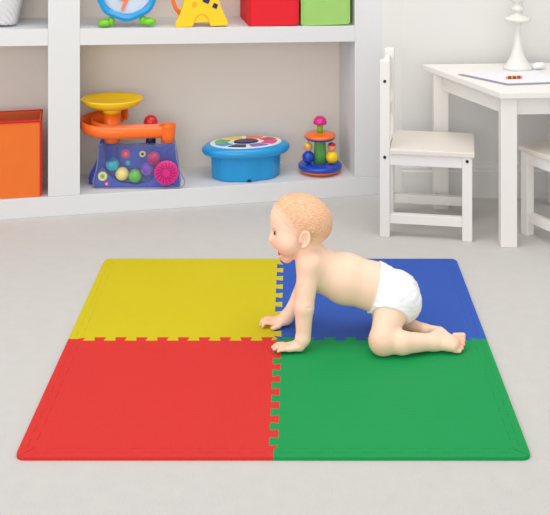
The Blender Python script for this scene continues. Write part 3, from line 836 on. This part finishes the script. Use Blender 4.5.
# near foot: instep on the mat, heel up, toes to the right
heel = gp(439.5, 3.052, 0.045); ballf = gp(455, 3.030, 0.030)
bd.cap(ank, heel, 0.0190, 0.0165, 0.012); bd.cap(heel, ballf, 0.0165, 0.0155, 0.014); bd.cap(ank, gp(453, 3.018, 0.026), 0.019, 0.0145, 0.012)
for i, (dx, zz, dy, r) in enumerate(((463.0, 0.0420, 3.050, 0.0082), (463.6, 0.0340, 3.040, 0.0064), (463.2, 0.0270, 3.030, 0.0060), (462.0, 0.0210, 3.020, 0.0056), (460.0, 0.0160, 3.012, 0.0052))):
    bd.cap(gp(455, dy, zz * .92 + .002), gp(dx, dy, zz), r * 1.1, r, 0.0035)
# far (right) leg
hp2, kn2 = at(393, 302, 3.185), gp(384, 3.175, 0.044)
bd.cap(hp2, kn2, 0.048, 0.035, 0.02)
ank2 = gp(424, 3.100, 0.032)
bd.cap(kn2 - np.array([0, 0, 0.006]), ank2, 0.0280, 0.0190, 0.008)
bd.cap(ank2, gp(440, 3.105, 0.028), 0.0185, 0.014, 0.010)
for i in range(5): bd.cap(gp(440, 3.09 + .007 * i, .024), gp(447 - i * .8, 3.088 + .008 * i, .022), .0065, .0055, .003)

# near ear (and the far one): a rim, a lobe and a hollow
HROT = HEADROLL
for s_ in (-1, 1):
    ec = np.array([float(v) for v in IR(*at(304.5, 239.5, HZ - 0.058))])
    ec[1] = HZ + s_ * 0.064
    for j in range(12):
        a0, a1 = math.radians(-70 + 270 * j / 12), math.radians(-70 + 270 * (j + 1) / 12)
        f = lambda a: ec + np.array([0.0125 * math.cos(a) + 0.004 * math.sin(a), s_ * (0.006 + 0.004 * math.cos(a)), 0.0205 * math.sin(a)])
        bd.cap(f(a0), f(a1), 0.0040, 0.0040, 0.003)
    bd.ball(ec + np.array([-0.004, s_ * 0.004, -0.019]), 0.0062, 0.004)
    bd.ell(ec + np.array([0.002, s_ * 0.001, 0.0]), (0.0105, 0.007, 0.017), 0.0, 0.004)
    bd.ell(ec + np.array([-0.001, s_ * 0.0085, 0.001]), (0.0065, 0.006, 0.0115), 0.0, 0.003, True)
HROT = None
# creases: elbow, wrist, behind the knee
bd.F = np.maximum(bd.F, (MT - gz_)[None, None, :] )          # flat where the body rests on the mat
V, Q = nets(bd.F)

# skin: rosier where a baby's skin is (cheeks, knees, hands, feet, ear)
def skin_mat():
    m = mat('baby_skin', srgb(247, 212, 187), 0.5, 0.02, 12, 0.05, 200, sss=0.18)
    nt = m.node_tree; b = nt.nodes['Principled BSDF']
    src = b.inputs['Base Color'].links[0].from_socket
    at_ = nt.nodes.new('ShaderNodeAttribute'); at_.attribute_name = 'rosy'
    mx = nt.nodes.new('ShaderNodeMixRGB'); mx.inputs[2].default_value = srgb(242, 165, 140)
    nt.links.new(at_.outputs['Fac'], mx.inputs[0]); nt.links.new(src, mx.inputs[1]); 
    a2 = nt.nodes.new('ShaderNodeAttribute'); a2.attribute_name = 'mouth'
    m2 = nt.nodes.new('ShaderNodeMixRGB'); m2.inputs[2].default_value = srgb(200, 62, 60)
    nt.links.new(a2.outputs['Fac'], m2.inputs[0]); nt.links.new(mx.outputs[0], m2.inputs[1]); nt.links.new(m2.outputs[0], b.inputs['Base Color'])
    return m
M['skin'] = skin_mat()
body, V = mesh_obj('crawling_baby', V, Q, M['skin'], None, 2)
tag(body, 'crawling baby person in a white nappy, head turned left, smiling, on the foam mat', 'person')
spots = [(at(285, 246, 3.09), .030, .55), (at(285, 246, 3.18), .030, .55), (gp(376, 2.98, .03), .045, .30), (gp(280, 3.03, .02), .035, .35), (gp(268, 3.19, .02), .03, .4),
         (gp(461, 3.03, .03), .028, .75), (at(304, 240, 3.06), .020, .55), (at(276, 251, HZ), .012, 1.0), (at(270, 240, HZ), .014, .35), (gp(440, 3.05, .05), .02, .35)]
ro = np.zeros(len(V))
for c, r, w in spots: ro = np.maximum(ro, w * np.exp(-((V - c) ** 2).sum(1) / (r * r)))
HROT = HEADROLL; Vu = np.stack(IR(V[:, 0], V[:, 1], V[:, 2]), 1)
mo = np.exp(-(((Vu - ath(278.0, 251.8)) / np.array([0.020, 0.029, 0.0075])) ** 2).sum(1) ** 2); HROT = None
att = body.data.attributes.new('mouth', 'FLOAT', 'POINT'); att.data.foreach_set('value', mo.astype(np.float32))
att = body.data.attributes.new('rosy', 'FLOAT', 'POINT'); att.data.foreach_set('value', ro.astype(np.float32))

# --- nappy: grown from the body surface between the waistband and the leg holes
X, Y, Z = grid(np.zeros(3, int), dims)
Xw, Yw, Zw = X, Y, Z
wa, wb2 = at(381, 263, HZ), at(367, 309, HZ)
wt = (wb2 - wa); wn = np.array([wt[2], 0, -wt[0]]); wn /= np.linalg.norm(wn)
if wn[0] < 0: wn = -wn
dw = (X - wa[0]) * wn[0] + (Y - wa[1]) * wn[1] + (Z - wa[2]) * wn[2]
fold = 0.0010 * np.sin(X * 130 + Z * 190 + 2.2 * np.sin(Z * 95 + Y * 50)) * np.sin(Z * 170 - X * 150 + Y * 70 + 2 * np.sin(X * 80))
hipd = np.sqrt((X - hip[0]) ** 2 + ((Y - hip[1]) * .8) ** 2 + (Z - hip[2]) ** 2) - 0.112
nap = np.maximum(np.maximum(bd.F, hipd) - 0.0045 - fold - 0.0012 * np.exp(-(dw / 0.006) ** 2), -dw)
for c, r in ((gp(385, 3.000, 0.033) , 0.101), (gp(386, 3.225, 0.033), 0.101)):
    d = np.sqrt((X - c[0]) ** 2 + (Y - c[1]) ** 2 + (Z - c[2]) ** 2) - r
    nap = smax(nap, -d, 0.004)
for a_, c_, r_ in ((kn, ank, 0.040), (kn2, ank2, 0.043)): nap = smax(nap, -capsule_d((X, Y, Z), a_ - np.array([0, 0, .01]), c_, r_, r_), 0.003)
Vn, Qn = nets(nap.astype(np.float32))
nappy, _ = mesh_obj('nappy', Vn, Qn, M['diaper'], body, 2)
nappy['label'] = 'white cloth nappy'

# --- short hair
HROT = HEADROLL
X, Y, Z = grid(np.zeros(3, int), dims)
pA, pB = ath(271, 207), ath(298, 238)          # hairline from forehead to in front of the ear
t_ = pB - pA; nA = np.array([-t_[2], 0, t_[0]]); nA /= np.linalg.norm(nA)
if nA[0] < 0: nA = -nA
dA = (X - pA[0]) * nA[0] + (Z - pA[2]) * nA[2]
pC, pD = ath(299, 241), ath(326, 245)
dB = Z - (pC[2] + (X - pC[0]) * (pD[2] - pC[2]) / (pD[0] - pC[0]))
ear = np.sqrt((X - ec[0]) ** 2 + ((Z - ec[2]) * .75) ** 2) - 0.019
hr = np.maximum(np.maximum(Fh - 0.0006 - 0.0022 * np.clip(np.minimum(dA, dB) / 0.03, 0, 1), -dA), -dB)
hr = np.maximum(hr, -ear)
hr = np.maximum(hr, -(Fh + 0.006))
Vh, Qh = nets(hr.astype(np.float32))
def hair_mat():
    m = mat('baby_hair', srgb(232, 186, 150), 0.6, 0.0)
    nt = m.node_tree; b = nt.nodes['Principled BSDF']
    tc = nt.nodes.new('ShaderNodeTexCoord'); mp = nt.nodes.new('ShaderNodeMapping'); mp.inputs['Scale'].default_value = (50, 200, 210)
    mp.inputs['Rotation'].default_value = (0, 0.6, 0)
    nt.links.new(tc.outputs['Object'], mp.inputs[0])
    n = nt.nodes.new('ShaderNodeTexNoise'); n.inputs['Scale'].default_value = 1.6; n.inputs['Detail'].default_value = 6
    nt.links.new(mp.outputs[0], n.inputs[0])
    r = nt.nodes.new('ShaderNodeValToRGB'); r.color_ramp.elements[0].position = .35; r.color_ramp.elements[1].position = .65
    r.color_ramp.elements[0].color = srgb(216, 160, 120); r.color_ramp.elements[1].color = srgb(240, 197, 160)
    nt.links.new(n.outputs['Fac'], r.inputs[0])
    at_ = nt.nodes.new('ShaderNodeAttribute'); at_.attribute_name = 'hairiness'
    mx = nt.nodes.new('ShaderNodeMixRGB'); mx.inputs[1].default_value = srgb(247, 212, 187)
    nt.links.new(at_.outputs['Fac'], mx.inputs[0]); nt.links.new(r.outputs[0], mx.inputs[2]); nt.links.new(mx.outputs[0], b.inputs['Base Color'])
    bp = nt.nodes.new('ShaderNodeBump'); bp.inputs['Strength'].default_value = .25; bp.inputs['Distance'].default_value = .002
    nt.links.new(n.outputs['Fac'], bp.inputs['Height']); nt.links.new(bp.outputs[0], b.inputs['Normal'])
    return m
hair, Vh = mesh_obj('hair', Vh, Qh, hair_mat(), body, 1)
hair['label'] = 'short fine reddish blond hair'
Xh, Yh, Zh = IR(Vh[:, 0], Vh[:, 1], Vh[:, 2])
da = (Xh - pA[0]) * nA[0] + (Zh - pA[2]) * nA[2]
db = Zh - (pC[2] + (Xh - pC[0]) * (pD[2] - pC[2]) / (pD[0] - pC[0]))
att = hair.data.attributes.new('hairiness', 'FLOAT', 'POINT'); att.data.foreach_set('value', np.clip(np.minimum(da, db) / 0.022, 0, 1).astype(np.float32))

# --- eyes, brows, mouth, toenails placed on the surface by following the line of sight to the body
def hit(px, py, f=bd.F):
    for z in np.arange(2.96, 3.3, 0.0008):
        p = at(px, py, z); i = np.round((p - lo) / VX).astype(int)
        if (i < 0).any() or (i >= dims).any(): continue
        if f[tuple(i)] < 0: return p
    return at(px, py, HZ)
e0 = hit(275.2, 233.6)
e1 = np.array([float(v) for v in IR(*e0)])
for s_ in (-1, 1):
    p = e1.copy()
    if s_ > 0: p[1] = 2 * HZ - p[1]
    b = bmesh.new(); sphere(b, RT(p + np.array([0.0035, -s_ * 0.003, 0])), 0.0074, 20); ey = link('eye', b, M['eye_white'], body, True)
    b = bmesh.new(); sphere(b, RT(p + np.array([-0.0014, s_ * 0.0010, 0])), 0.0050, 16, (.7, 1.0, 1)); link('iris', b, M['iris'], ey, True)
    b = bmesh.new()
    arc_ = [RT(np.array([p[0] + 0.0035 - 0.0082 * math.cos(a), p[1] - s_ * 0.003 + s_ * 0.0082 * math.sin(a), p[2] + 0.0042 + 0.0012 * math.sin(a * 2)])) for a in [math.radians(-25 + 125 * j / 8) for j in range(9)]]
    sweep(b, arc_, circ(0.0013, 6)); link('upper_lid', b, M['brow'], body, True)
b = bmesh.new(); sphere(b, RT(ath(282.0, 253.0)), 0.0150, 16, (.8, 1.25, .45)); link('tongue', b, M['mouth'], body, True)
